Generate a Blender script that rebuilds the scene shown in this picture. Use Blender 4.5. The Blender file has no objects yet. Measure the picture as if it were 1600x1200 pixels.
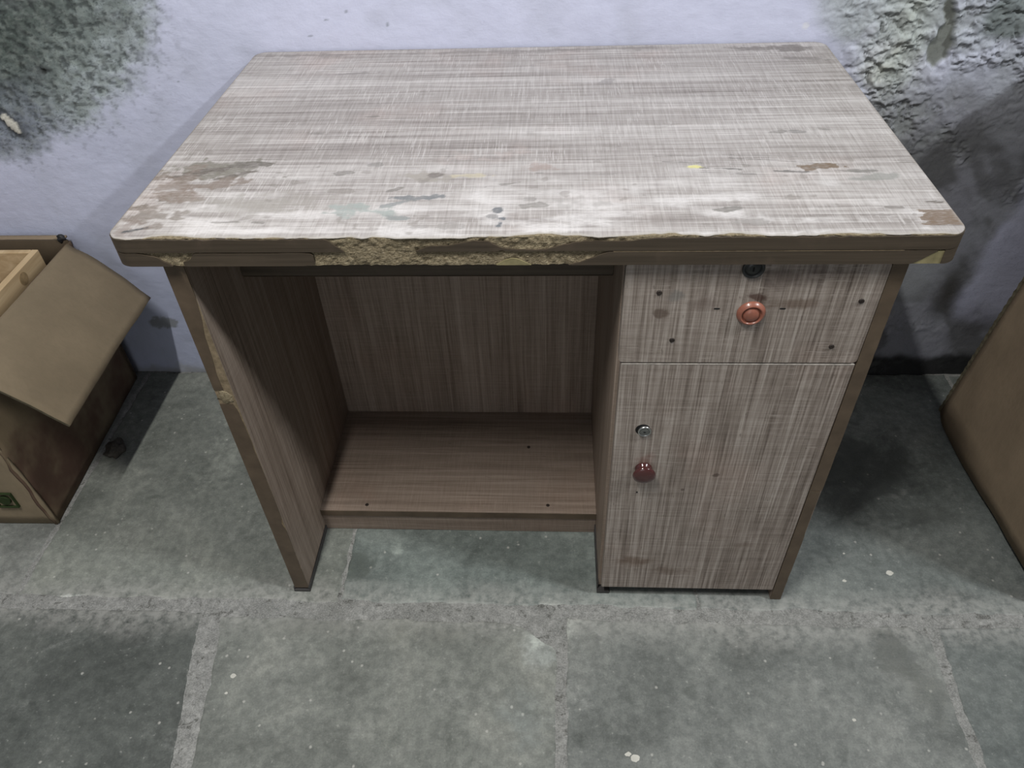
import bpy, bmesh, math
import numpy as np
from mathutils import Vector, Matrix

S = bpy.context.scene
COL = S.collection
PI = math.pi

# ------------------------------------------------------------------ camera, world, lamps, exposure
cam_data = bpy.data.cameras.new('camera')
cam_data.lens = 26.4583
cam_data.sensor_width = 36.0
cam_data.clip_start = 0.02
cam = bpy.data.objects.new('camera', cam_data)
COL.objects.link(cam)
_r = Vector((0.99859922, 0.04192287, -0.03228111))
_u = Vector((-0.00464439, 0.67719508, 0.73578887))
_f = Vector((-0.05270699, 0.73460826, -0.67644118))
m = Matrix((( _r.x, _u.x, -_f.x, 0.51614558), (_r.y, _u.y, -_f.y, -0.73038336),
            (_r.z, _u.z, -_f.z, 1.19865578), (0, 0, 0, 1)))
cam.matrix_world = m
S.camera = cam

world = bpy.data.worlds.new('world')
S.world = world
world.use_nodes = True
world.node_tree.nodes['Background'].inputs[0].default_value = (0.9, 0.95, 1.0, 1)
world.node_tree.nodes['Background'].inputs[1].default_value = 0.03


def area(name, loc, target, sx, sy, power, color):
    l = bpy.data.lights.new(name, 'AREA')
    l.shape = 'RECTANGLE'; l.size = sx; l.size_y = sy
    l.energy = power; l.color = color
    o = bpy.data.objects.new(name, l)
    o.location = loc
    d = Vector(target) - Vector(loc)
    o.rotation_euler = d.to_track_quat('-Z', 'Y').to_euler()
    COL.objects.link(o)
    return o

# ceiling tube running from front to back, left of and before the desk; lamp on the right wall
area('ceiling_tube_lamp', (0.02, -0.72, 2.45), (0.02, -0.72, 0.0), 0.05, 0.60, 41, (1.0, 0.985, 0.95))
area('wall_lamp', (2.33, -0.51, 2.44), (0.4, 0.2, 0.4), 0.22, 0.05, 39, (0.95, 0.98, 1.0))
# weak fill light added behind the camera to lift the desk's back panel
area('front_fill_light', (0.3, -2.55, 1.05), (0.3, 0.0, 0.9), 0.9, 1.9, 7, (0.95, 0.98, 1.0))

S.view_settings.view_transform = 'Standard'
S.view_settings.look = 'None'
S.view_settings.gamma = 1.0
S.view_settings.use_curve_mapping = False
S.view_settings.exposure = 0.0
S.cycles.max_bounces = 6
S.cycles.diffuse_bounces = 4


# ------------------------------------------------------------------ numpy noise
def _tab(seed):
    return np.random.RandomState(seed).rand(256, 256)


def vnoise(x, y, seed=0):
    t = _tab(seed)
    xi = np.floor(x).astype(int); yi = np.floor(y).astype(int)
    fx = x - xi; fy = y - yi
    fx = fx * fx * (3 - 2 * fx); fy = fy * fy * (3 - 2 * fy)
    a = t[xi & 255, yi & 255]; b = t[(xi + 1) & 255, yi & 255]
    c = t[xi & 255, (yi + 1) & 255]; d = t[(xi + 1) & 255, (yi + 1) & 255]
    return (a * (1 - fx) + b * fx) * (1 - fy) + (c * (1 - fx) + d * fx) * fy


def fbm(x, y, freq, octv=4, seed=0, gain=0.5):
    s = 0; amp = 1; tot = 0
    for k in range(octv):
        s = s + amp * vnoise(x * freq + 13.7 * k, y * freq + 7.3 * k, seed + k)
        tot += amp; amp *= gain; freq *= 2.03
    return s / tot


def sst(a, b, x):
    t = np.clip((x - a) / (b - a), 0, 1)
    return t * t * (3 - 2 * t)


def mixc(c, col, a):
    return c * (1 - a[..., None]) + np.array(col) * a[..., None]


def in_poly(px, py, poly):
    ins = np.zeros(px.shape, bool)
    n = len(poly)
    for i in range(n):
        x0, y0 = poly[i]; x1, y1 = poly[(i + 1) % n]
        if y0 == y1: continue
        cnd = ((y0 > py) != (y1 > py)) & (px < (x1 - x0) * (py - y0) / (y1 - y0) + x0)
        ins ^= cnd
    return ins


# ------------------------------------------------------------------ object helpers
def link(o, parent=None, kind=None, label=None, cat=None, group=None):
    COL.objects.link(o)
    if parent is not None: o.parent = parent
    if kind: o['kind'] = kind
    if label: o['label'] = label
    if cat: o['category'] = cat
    if group: o['group'] = group
    return o


def thing(name, loc, label, cat, group=None):
    o = bpy.data.objects.new(name, None)
    o.location = loc
    o.empty_display_size = 0.05
    return link(o, None, None, label, cat, group)


def setmat(me, mat):
    for mm in (mat if isinstance(mat, (list, tuple)) else [mat]):
        me.materials.append(mm)


def obj_bm(name, bm, mat, parent=None, origin=(0, 0, 0), smooth=False, **kw):
    """bm holds world coordinates; origin is the parent's place"""
    if any(origin): bmesh.ops.translate(bm, verts=bm.verts, vec=(-origin[0], -origin[1], -origin[2]))
    bmesh.ops.recalc_face_normals(bm, faces=bm.faces)
    me = bpy.data.meshes.new(name)
    bm.to_mesh(me); bm.free()
    if smooth:
        for p in me.polygons: p.use_smooth = True
    setmat(me, mat)
    return link(bpy.data.objects.new(name, me), parent, **kw)


def obj_np(name, V, F, mat, parent=None, origin=(0, 0, 0), colors=None, attr='tint', smooth=True, **kw):
    me = bpy.data.meshes.new(name)
    V = np.asarray(V, np.float32) - np.array(origin, np.float32)
    F = np.asarray(F, np.int32)
    nv, nf = len(V), len(F)
    k = F.shape[1]
    me.vertices.add(nv); me.loops.add(nf * k); me.polygons.add(nf)
    me.vertices.foreach_set('co', V.ravel())
    me.loops.foreach_set('vertex_index', F.ravel())
    me.polygons.foreach_set('loop_start', np.arange(0, nf * k, k, dtype=np.int32))
    if smooth: me.polygons.foreach_set('use_smooth', np.ones(nf, bool))
    me.update(calc_edges=True)
    if colors is not None:
        a = me.color_attributes.new(attr, 'FLOAT_COLOR', 'POINT')
        c = np.ones((nv, 4), np.float32); c[:, :colors.shape[1]] = colors
        a.data.foreach_set('color', c.ravel())
    me.validate()
    setmat(me, mat)
    return link(bpy.data.objects.new(name, me), parent, **kw)


def grid_faces(nu, nv, flip=False):
    i = np.arange(nu - 1)[:, None] * nv + np.arange(nv - 1)[None, :]
    f = np.stack([i, i + nv, i + nv + 1, i + 1], -1).reshape(-1, 4)
    return f[:, ::-1] if flip else f


def add_box(bm, lo, hi, bevel=0.0, seg=1):
    r = bmesh.ops.create_cube(bm, size=1)
    vs = r['verts']
    for v in vs:
        v.co = Vector([lo[i] + (v.co[i] + .5) * (hi[i] - lo[i]) for i in range(3)])
    if bevel:
        es = list({e for v in vs for e in v.link_edges})
        bmesh.ops.bevel(bm, geom=es, offset=bevel, segments=seg, affect='EDGES', profile=.5)


def box(name, lo, hi, mat, parent=None, origin=(0, 0, 0), bevel=0.0, seg=1, **kw):
    bm = bmesh.new(); add_box(bm, lo, hi, bevel, seg)
    return obj_bm(name, bm, mat, parent, origin, **kw)


def prism(bm, pts, vec):
    """pts: closed 3D outline, extruded by vec"""
    a = [bm.verts.new(p) for p in pts]
    b = [bm.verts.new(Vector(p) + Vector(vec)) for p in pts]
    bm.faces.new(a); bm.faces.new(b[::-1])
    n = len(a)
    for i in range(n):
        bm.faces.new((a[i], b[i], b[(i + 1) % n], a[(i + 1) % n]))


def lathe(bm, prof, centre, axis='-y', n=32):
    """prof: list of (radius, height along axis)"""
    rings = []
    c = Vector(centre)
    for (r, h) in prof:
        ring = []
        for k in range(n):
            t = 2 * PI * k / n
            if axis == '-y': p = Vector((r * math.cos(t), -h, r * math.sin(t)))
            else: p = Vector((r * math.cos(t), r * math.sin(t), h))
            ring.append(bm.verts.new(c + p))
        rings.append(ring)
    for a, b in zip(rings, rings[1:]):
        for k in range(n):
            bm.faces.new((a[k], a[(k + 1) % n], b[(k + 1) % n], b[k]))
    bm.faces.new(rings[0][::-1]); bm.faces.new(rings[-1])


# ------------------------------------------------------------------ materials
class NT:
    def __init__(s, name, rough=.6, spec=.3):
        s.m = bpy.data.materials.new(name); s.m.use_nodes = True
        s.t = s.m.node_tree; s.n = s.t.nodes; s.l = s.t.links
        s.b = s.n['Principled BSDF']
        s.b.inputs['Roughness'].default_value = rough
        s.b.inputs['Specular IOR Level'].default_value = spec

    def new(s, typ, **kw):
        n = s.n.new(typ)
        for k, v in kw.items(): setattr(n, k, v)
        return n

    def to(s, sock, v):
        if isinstance(v, bpy.types.NodeSocket): s.l.new(v, sock)
        elif isinstance(v, (tuple, list)) and len(v) == 3 and sock.type == 'RGBA': sock.default_value = (*v, 1)
        else: sock.default_value = v

    def coords(s, kind='Object'):
        return s.new('ShaderNodeTexCoord').outputs[kind]

    def mapping(s, vec, scale=(1, 1, 1), rot=(0, 0, 0), loc=(0, 0, 0)):
        n = s.new('ShaderNodeMapping')
        s.to(n.inputs['Vector'], vec); n.inputs['Scale'].default_value = scale
        n.inputs['Rotation'].default_value = rot; n.inputs['Location'].default_value = loc
        return n.outputs[0]

    def noise(s, vec, scale=1, detail=3, rough=.5, dist=0):
        n = s.new('ShaderNodeTexNoise')
        s.to(n.inputs['Vector'], vec); n.inputs['Scale'].default_value = scale
        n.inputs['Detail'].default_value = detail; n.inputs['Roughness'].default_value = rough
        n.inputs['Distortion'].default_value = dist
        return n.outputs['Fac']

    def ramp(s, fac, stops, interp='LINEAR'):
        n = s.new('ShaderNodeValToRGB'); n.color_ramp.interpolation = interp
        e = n.color_ramp.elements
        while len(e) < len(stops): e.new(.5)
        for k, (p, c) in enumerate(stops):
            e[k].position = p; e[k].color = (*c, 1) if len(c) == 3 else c
        s.to(n.inputs[0], fac)
        return n.outputs[0]

    def math(s, op, a, b=0.0, c=0.0, clamp=False):
        n = s.new('ShaderNodeMath', operation=op); n.use_clamp = clamp
        s.to(n.inputs[0], a); s.to(n.inputs[1], b); s.to(n.inputs[2], c)
        return n.outputs[0]

    def mix(s, fac, a, b, blend='MIX'):
        n = s.new('ShaderNodeMix', data_type='RGBA', blend_type=blend)
        s.to(n.inputs[0], fac); s.to(n.inputs[6], a); s.to(n.inputs[7], b)
        return n.outputs[2]

    def step(s, v, lo, hi):
        n = s.new('ShaderNodeMapRange', interpolation_type='SMOOTHSTEP')
        s.to(n.inputs[0], v); n.inputs[1].default_value = lo; n.inputs[2].default_value = hi
        return n.outputs[0]

    def attr(s, name):
        n = s.new('ShaderNodeAttribute'); n.attribute_name = name
        return n

    def bump(s, h, strength=.3, dist=.002):
        n = s.new('ShaderNodeBump')
        n.inputs['Strength'].default_value = strength; n.inputs['Distance'].default_value = dist
        s.to(n.inputs['Height'], h)
        s.l.new(n.outputs[0], s.b.inputs['Normal'])

    def color(s, c):
        s.to(s.b.inputs['Base Color'], c)


def wood(name, along, dark, mid, light, hatch=1.0, stain=False, seed=0.0, rough=.55, spec=.25, bow=0.35, spots=(), fine_k=.65, broad_k=.55):
    """grey-brown sawn-oak laminate; along = axis of the grain ('x','y','z')"""
    w = NT(name, rough, spec)
    co = w.coords()
    ax = {'x': 0, 'y': 1, 'z': 2}[along]

    def sc(al, cr):
        v = [cr] * 3; v[ax] = al
        return tuple(v)
    off = (seed, seed * 1.7, seed * .6)
    # slow warp so that streaks wander a little
    broad = w.noise(w.mapping(co, sc(1.1, 16), loc=off), 1, 3, .55, bow)
    fine = w.noise(w.mapping(co, sc(8, 430), loc=off), 1, 3, .6, .15)
    mid_ = w.noise(w.mapping(co, sc(3.0, 115), loc=off), 1, 4, .6, .5)
    other = [i for i in range(3) if i != ax]
    v = [13, 13, 13]; v[ax] = 520
    cross = w.noise(w.mapping(co, tuple(v), loc=off), 1, 2, .6, 0)
    v2 = [16, 16, 16]; v2[ax] = 230
    cross2 = w.noise(w.mapping(co, tuple(v2), loc=off), 1, 2, .6, .1)
    a = w.math('MULTIPLY_ADD', w.math('SUBTRACT', broad, .5), broad_k, 0.0)
    a = w.math('MULTIPLY_ADD', w.math('SUBTRACT', mid_, .5), .75, a)
    a = w.math('MULTIPLY_ADD', w.math('SUBTRACT', fine, .5), fine_k, a)
    a = w.math('MULTIPLY_ADD', w.math('SUBTRACT', cross, .5), .36 * hatch, a)
    a = w.math('MULTIPLY_ADD', w.math('SUBTRACT', cross2, .5), .30 * hatch, a)
    a = w.math('ADD', a, .5)
    c = w.ramp(a, [(.18, dark), (.47, mid), (.80, light)])
    # faint warm/cool drifting
    drift = w.noise(co, 6, 3, .6)
    c = w.mix(w.step(drift, .50, .78), c, w.mix(1.0, c, (1.02, .955, .935), 'MULTIPLY'))
    # fine pale saw scratches crossing the grain
    v3 = [34, 34, 34]; v3[ax] = 540
    scr = w.step(w.noise(w.mapping(co, tuple(v3), loc=(3, 5, 7)), 1, 1, .5), .58, .68)
    scr = w.math('MULTIPLY', scr, w.step(w.noise(w.mapping(co, loc=(9, 1, 2)), 13, 4, .65), .44, .62))
    c = w.mix(w.math('MULTIPLY', scr, .55 * hatch), c, light)
    pit = w.step(w.noise(w.mapping(co, sc(70, 260), loc=(1, 2, 3)), 1, 2, .5), .69, .76)
    c = w.mix(w.math('MULTIPLY', pit, .45), c, dark)
    if stain:
        at = w.attr('tint')
        brk = w.step(w.noise(w.mapping(co, (120, 420, 300)), 1, 4, .65, .3), .34, .60)
        tint_k = w.math('MULTIPLY', at.outputs['Alpha'], w.math('MULTIPLY_ADD', brk, .40, .60))
        c = w.mix(tint_k, c, at.outputs['Color'])
        # general grime
        g = w.step(w.noise(co, 22, 5, .65), .56, .75)
        c = w.mix(w.math('MULTIPLY', g, .25), c, mid)
    if spots:
        sx = w.new('ShaderNodeSeparateXYZ'); w.to(sx.inputs[0], co)
        rg = w.noise(co, 42, 4, .65, .4)
        for (x, z, rx, rz, col, al, soft) in spots:
            dx = w.math('MULTIPLY', w.math('SUBTRACT', sx.outputs[0], x - .485), 1 / rx)
            dz = w.math('MULTIPLY', w.math('SUBTRACT', sx.outputs[2], z), 1 / rz)
            d = w.math('SQRT', w.math('ADD', w.math('MULTIPLY', dx, dx), w.math('MULTIPLY', dz, dz)))
            d = w.math('MULTIPLY_ADD', w.math('SUBTRACT', rg, .5), 2.2, d)
            c = w.mix(w.math('MULTIPLY', w.step(d, 1.0, 1.0 - soft), al), c, w.mix(.55, w.mix(1.0, c, tuple(min(1, q * 3.2) for q in col), 'MULTIPLY'), col))
    w.color(c)
    w.bump(a, .22, .0012)
    return w.m


TOP_W = wood('laminate_top', 'x', (.175, .153, .140), (.335, .309, .291), (.56, .532, .514), hatch=.95, stain=True, rough=.5, spec=.3)
DOOR_W = wood('laminate_front', 'z', (.095, .074, .060), (.225, .188, .160), (.40, .355, .315), hatch=.75, seed=3.1, bow=1.3, fine_k=1.0, broad_k=.42, spots=[
    (.757, .660, .024, .008, (.06, .03, .022), .8, .6), (.805, .650, .040, .012, (.10, .065, .045), .6, .8), (.70, .650, .035, .014, (.10, .07, .06), .4, .8),
    (.665, .660, .016, .012, (.17, .17, .165), .7, .6), (.80, .69, .08, .022, (.075, .055, .052), .55, .9), (.648, .636, .012, .009, (.09, .065, .05), .7, .6),
    (.652, .362, .022, .026, (.17, .075, .06), .55, .9), (.655, .110, .040, .022, (.12, .075, .05), .6, .9), (.72, .085, .06, .014, (.10, .065, .045), .55, .9),
    (.83, .16, .03, .012, (.12, .085, .065), .4, .9), (.76, .335, .006, .005, (.07, .05, .04), .7, .6), (.715, .30, .004, .004, (.07, .05, .04), .7, .6)])
PANEL_W = wood('laminate_panel', 'z', (.120, .088, .066), (.228, .178, .140), (.35, .285, .235), hatch=.55, seed=7.7, bow=.8)
SHELF_W = wood('laminate_shelf', 'x', (.115, .085, .066), (.205, .158, .125), (.31, .25, .205), hatch=.6, seed=5.2, bow=.7)


def simple(name, col, rough=.5, spec=.3, var=.15, scale=30, metal=0, bump=0, bscale=200, coat=0):
    w = NT(name, rough, spec)
    co = w.coords()
    n = w.noise(co, scale, 4, .6)
    c2 = tuple(x * (1 - var) for x in col); c3 = tuple(min(1, x * (1 + var)) for x in col)
    w.color(w.ramp(n, [(.3, c2), (.7, c3)]))
    w.b.inputs['Metallic'].default_value = metal
    w.b.inputs['Coat Weight'].default_value = coat
    if bump: w.bump(w.noise(co, bscale, 3, .6), bump, .001)
    return w.m


def tape_mat():
    w = NT('edge_tape', .5, .3)
    co = w.coords()
    n = w.noise(w.mapping(co, (4, 60, 160)), 1, 4, .6, .3)
    g = w.noise(co, 26, 4, .6)
    c = w.ramp(n, [(.3, (.041, .031, .021)), (.7, (.077, .059, .041))])
    c = w.mix(w.math('MULTIPLY', w.step(g, .52, .75), .45), c, (.095, .07, .05))
    w.color(c)
    w.bump(n, .1, .0005)
    return w.m


def chip_mat():
    w = NT('particle_board', .9, .1)
    co = w.coords()
    n = w.noise(w.mapping(co, (330, 400, 620)), 1, 4, .7)
    v = w.new('ShaderNodeTexVoronoi'); w.to(v.inputs['Vector'], w.mapping(co, (420, 520, 800)))
    c = w.ramp(n, [(.28, (.10, .078, .045)), (.5, (.275, .225, .145)), (.74, (.46, .395, .27))])
    c = w.mix(w.math('MULTIPLY', w.step(v.outputs['Distance'], .15, .7), .30), c, (.10, .08, .05))
    g = w.noise(co, 14, 3, .6)
    c = w.mix(w.math('MULTIPLY', w.step(g, .5, .75), .35), c, (.15, .125, .085))
    w.color(c)
    w.bump(n, .9, .0025)
    return w.m


TAPE = tape_mat()
CHIP = chip_mat()
CORE = simple('core_board', (.20, .155, .10), .85, .1, .3, 120, bump=.4, bscale=300)
SIDE_TAPE = simple('side_edge_tape', (.092, .067, .045), .45, .3, .25, 24)
COPPER = simple('copper_plastic', (.25, .092, .060), .32, .5, .2, 60, coat=.3)
KNOBRED = simple('red_brown_plastic', (.060, .017, .016), .15, .5, .25, 30, coat=.6)
CHROME = simple('chrome', (.55, .56, .55), .28, .5, .1, 60, metal=1)
STEELD = simple('dull_steel', (.16, .165, .155), .45, .5, .2, 90, metal=.6)
BLACKM = simple('black_metal', (.018, .019, .019), .35, .5, .2, 60)
DARKHOLE = simple('dark_recess', (.008, .008, .008), .7, .2, .1, 30)
SCREW = simple('dull_screw', (.030, .022, .018), .5, .4, .3, 90, metal=.3)
RUBBER = simple('dark_plastic_shoe', (.040, .038, .037), .5, .35, .2, 40)
LIP = simple('laminate_lip', (.34, .31, .275), .8, .2, .35, 160, bump=.4)
GLUE = simple('old_glue', (.22, .19, .10), .6, .3, .3, 60)


def cardboard(name, col, fl=1.0, stain=None):
    w = NT(name, .8, .15)
    co = w.coords()
    n = w.noise(co, 9, 5, .6)
    fib = w.noise(w.mapping(co, (160, 160, 40)), 1, 3, .6)
    c2 = tuple(x * .84 for x in col); c3 = tuple(x * 1.12 for x in col)
    c = w.ramp(n, [(.3, c2), (.7, c3)])
    c = w.mix(w.math('MULTIPLY', w.step(fib, .4, .7), .14), c, tuple(x * .72 for x in col))
    if stain:
        c = w.mix(w.math('MULTIPLY', w.step(w.noise(co, 5, 4, .6), .42, .62), .8), c, stain)
    w.color(c)
    w.bump(w.math('ADD', w.math('MULTIPLY', n, 1.0), w.math('MULTIPLY', fib, .12)), .35 * fl, .006)
    return w.m


CARD = cardboard('cardboard', (.245, .195, .130))
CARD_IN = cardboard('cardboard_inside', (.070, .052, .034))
CARD_R = cardboard('cardboard_stained', (.20, .155, .10), stain=(.085, .045, .036))
CARD_D = cardboard('cardboard_brown', (.23, .178, .122), 1.4)
CARD_E = simple('corrugated_edge', (.105, .092, .062), .9, .1, .3, 120)


def pale_wood():
    w = NT('pale_pine', .6, .3)
    co = w.coords()
    n = w.noise(w.mapping(co, (40, 4, 60)), 1, 4, .6, .6)
    c = w.ramp(n, [(.3, (.40, .28, .15)), (.7, (.58, .44, .27))])
    w.color(c)
    return w.m


PINE = pale_wood()
WRAP = simple('copper_wrap', (.42, .20, .10), .22, .6, .45, 45, coat=.4, bump=.7, bscale=60)
GREENINK = simple('green_ink', (.030, .045, .018), .7, .1, .15, 50)
BLACKRUB = simple('black_rubber', (.016, .016, .018), .55, .4, .4, 160, bump=.6, bscale=240)


def plaster_wall():
    w = NT('old_painted_plaster', .78, .2)
    co = w.coords()
    at = w.attr('tint')
    c = at.outputs['Color']
    n = w.noise(co, 38, 5, .65)
    c = w.mix(w.math('MULTIPLY', w.step(n, .35, .75), .16), c, w.mix(1.0, c, (.72, .73, .76), 'MULTIPLY'))
    f = w.noise(co, 300, 4, .7)
    c = w.mix(w.math('MULTIPLY', w.step(f, .52, .66), at.outputs['Alpha']), c, w.mix(1.0, c, (.34, .36, .36), 'MULTIPLY'))
    w.color(c)
    h = w.math('ADD', w.noise(co, 120, 4, .6), w.math('MULTIPLY', w.noise(w.mapping(co, (20, 20, 45)), 1, 4, .6), 1.2))
    w.bump(h, .22, .003)
    return w.m


def plain_wall(name, col):
    w = NT(name, .85, .2)
    co = w.coords()
    n = w.noise(co, 4, 5, .6)
    w.color(w.ramp(n, [(.3, tuple(x * .88 for x in col)), (.7, col)]))
    w.bump(w.noise(co, 80, 4, .6), .2, .003)
    return w.m


def slab_mat():
    w = NT('grey_slate', .62, .28)
    geo = w.new('ShaderNodeNewGeometry').outputs['Position']
    info = w.new('ShaderNodeObjectInfo')
    n1 = w.noise(geo, 5.5, 6, .62, .4)
    n2 = w.noise(geo, 60, 5, .7)
    n3 = w.noise(geo, 15, 5, .65, .5)
    c = w.ramp(n1, [(.30, (.106, .114, .110)), (.52, (.174, .185, .179)), (.72, (.250, .259, .248))])
    c = w.mix(.85, c, info.outputs['Color'], 'MULTIPLY')
    c = w.mix(w.math('MULTIPLY', w.step(n2, .42, .72), .35), c, w.mix(1.0, c, (1.55, 1.55, 1.5), 'MULTIPLY'))
    c = w.mix(w.math('MULTIPLY', w.step(n2, .60, .30), .45), c, w.mix(1.0, c, (.55, .56, .55), 'MULTIPLY'))
    c = w.mix(w.math('MULTIPLY', w.step(n3, .56, .68), .42), c, w.mix(1.0, c, (.52, .54, .53), 'MULTIPLY'))
    # pale cloudy lime bloom
    n4 = w.noise(w.mapping(geo, loc=(4, 2, 0)), 9, 6, .7, .6)
    c = w.mix(w.math('MULTIPLY', w.math('MULTIPLY', w.step(n4, .55, .80), w.step(n2, .3, .65)), .45), c, (.36, .365, .345))
    g1 = w.noise(geo, 330, 4, .75)
    c = w.mix(w.math('MULTIPLY', w.step(g1, .50, .72), .45), c, w.mix(1.0, c, (1.6, 1.6, 1.58), 'MULTIPLY'))
    c = w.mix(w.math('MULTIPLY', w.step(g1, .48, .28), .55), c, w.mix(1.0, c, (.55, .56, .56), 'MULTIPLY'))
    g2 = w.noise(geo, 120, 3, .6)
    c = w.mix(w.math('MULTIPLY', w.step(g2, .64, .74), .35), c, (.40, .40, .37))
    # paint flecks
    v = w.new('ShaderNodeTexVoronoi'); w.to(v.inputs['Vector'], w.mapping(geo, (1, 1, 1)))
    v.inputs['Scale'].default_value = 55
    sel = w.math('GREATER_THAN', w.new('ShaderNodeSeparateColor').outputs[0], 2)
    sp = w.new('ShaderNodeSeparateColor'); w.to(sp.inputs[0], v.outputs['Color'])
    d = w.math('MULTIPLY_ADD', w.noise(geo, 400, 2, .5), .12, v.outputs['Distance'])
    fleck = w.math('MULTIPLY', w.step(d, .24, .13), w.math('GREATER_THAN', sp.outputs[0], .84))
    c = w.mix(w.math('MULTIPLY', fleck, .55), c, (.50, .49, .45))
    # lime bloom spread out from the mortar joint that runs along the desk front
    px = w.new('ShaderNodeSeparateXYZ'); w.to(px.inputs[0], geo)
    dj = w.math('ABSOLUTE', w.math('ADD', px.outputs[1], .024))
    dj = w.math('MULTIPLY_ADD', w.math('SUBTRACT', n1, .5), .10, dj)
    bl = w.math('MULTIPLY', w.step(dj, .075, .008), w.step(n2, .25, .65))
    c = w.mix(w.math('MULTIPLY', bl, .60), c, (.37, .365, .34))
    # damp stains, lime patches and painted shade, each where it lies
    for (x, y, rx, ry, col, al, soft) in [
            (.155, .075, .030, .040, (.075, .080, .073), .65, .6), (.225, .10, .016, .020, (.36, .37, .35), .6, .8), (.53, -.045, .050, .050, (.34, .345, .33), .75, .8),
            (.50, -.10, .035, .05, (.30, .315, .32), .55, .8), (1.09, -.085, .035, .060, (.080, .083, .078), .65, .6), (1.12, -.15, .045, .05, (.095, .097, .09), .5, .8),
            (-.36, -.02, .075, .013, (.45, .455, .45), .8, .7), (1.12, .33, .17, .13, (.055, .057, .056), .80, .7), (1.03, .42, .10, .10, (.06, .06, .058), .6, .8),  # dark ones between desk and right carton also paint in the shadow there
            (1.22, .20, .10, .03, (.07, .07, .068), .5, .8), (-.19, .33, .05, .12, (.34, .345, .325), .45, .9), (-.17, .45, .06, .05, (.36, .365, .345), .5, .9),
            (.48, -.20, .05, .06, (.20, .215, .22), .5, .9), (.10, -.06, .16, .03, (.10, .10, .094), .4, .9), (.33, -.07, .10, .03, (.11, .11, .10), .4, .9)]:
        dx = w.math('MULTIPLY', w.math('SUBTRACT', px.outputs[0], x), 1 / rx)
        dy = w.math('MULTIPLY', w.math('SUBTRACT', px.outputs[1], y), 1 / ry)
        d = w.math('SQRT', w.math('ADD', w.math('MULTIPLY', dx, dx), w.math('MULTIPLY', dy, dy)))
        d = w.math('MULTIPLY_ADD', w.math('SUBTRACT', n3, .5), 3.2, d)
        k = w.math('MULTIPLY', w.step(d, 1.1, 1.1 - soft), w.math('MULTIPLY_ADD', w.step(n2, .3, .65), .5, .5))
        c = w.mix(w.math('MULTIPLY', k, al), c, w.mix(.6, col, w.mix(1.0, c, tuple(q / .17 for q in col), 'MULTIPLY')))
    w.color(c)
    h = w.math('ADD', w.math('MULTIPLY', n2, .5), w.math('MULTIPLY', n3, .8))
    w.bump(h, .35, .004)
    w.to(w.b.inputs['Roughness'], w.math('MULTIPLY_ADD', n3, .35, .42))
    return w.m


def mortar_mat():
    w = NT('lime_mortar', .9, .15)
    geo = w.new('ShaderNodeNewGeometry').outputs['Position']
    n = w.noise(geo, 60, 6, .7)
    n2 = w.noise(geo, 11, 4, .6)
    c = w.ramp(n, [(.30, (.12, .122, .115)), (.55, (.225, .226, .214)), (.75, (.38, .378, .358))])
    c = w.mix(w.math('MULTIPLY', w.step(n2, .46, .66), .6), c, (.135, .138, .128))
    pt = w.noise(w.mapping(geo, (42, 60, 40)), 1, 3, .55, .8)
    pit = w.step(pt, .60, .66)
    c = w.mix(w.math('MULTIPLY', pit, .75), c, (.060, .060, .053))
    gr = w.noise(geo, 420, 3, .7)
    c = w.mix(w.math('MULTIPLY', w.step(gr, .35, .7), .35), c, (.52, .515, .49))
    w.color(c)
    w.bump(n, .7, .006)
    return w.m


WALL = plaster_wall()
SLATE = slab_mat()
MORTAR = mortar_mat()
LIMEWASH = plain_wall('limewash', (.36, .36, .38))
CEIL = plain_wall('ceiling_white', (.40, .40, .39))

# ------------------------------------------------------------------ room
YW = 0.6128
RX0, RX1, RY0, RZ1 = -1.75, 2.75, -2.6, 2.75


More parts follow.
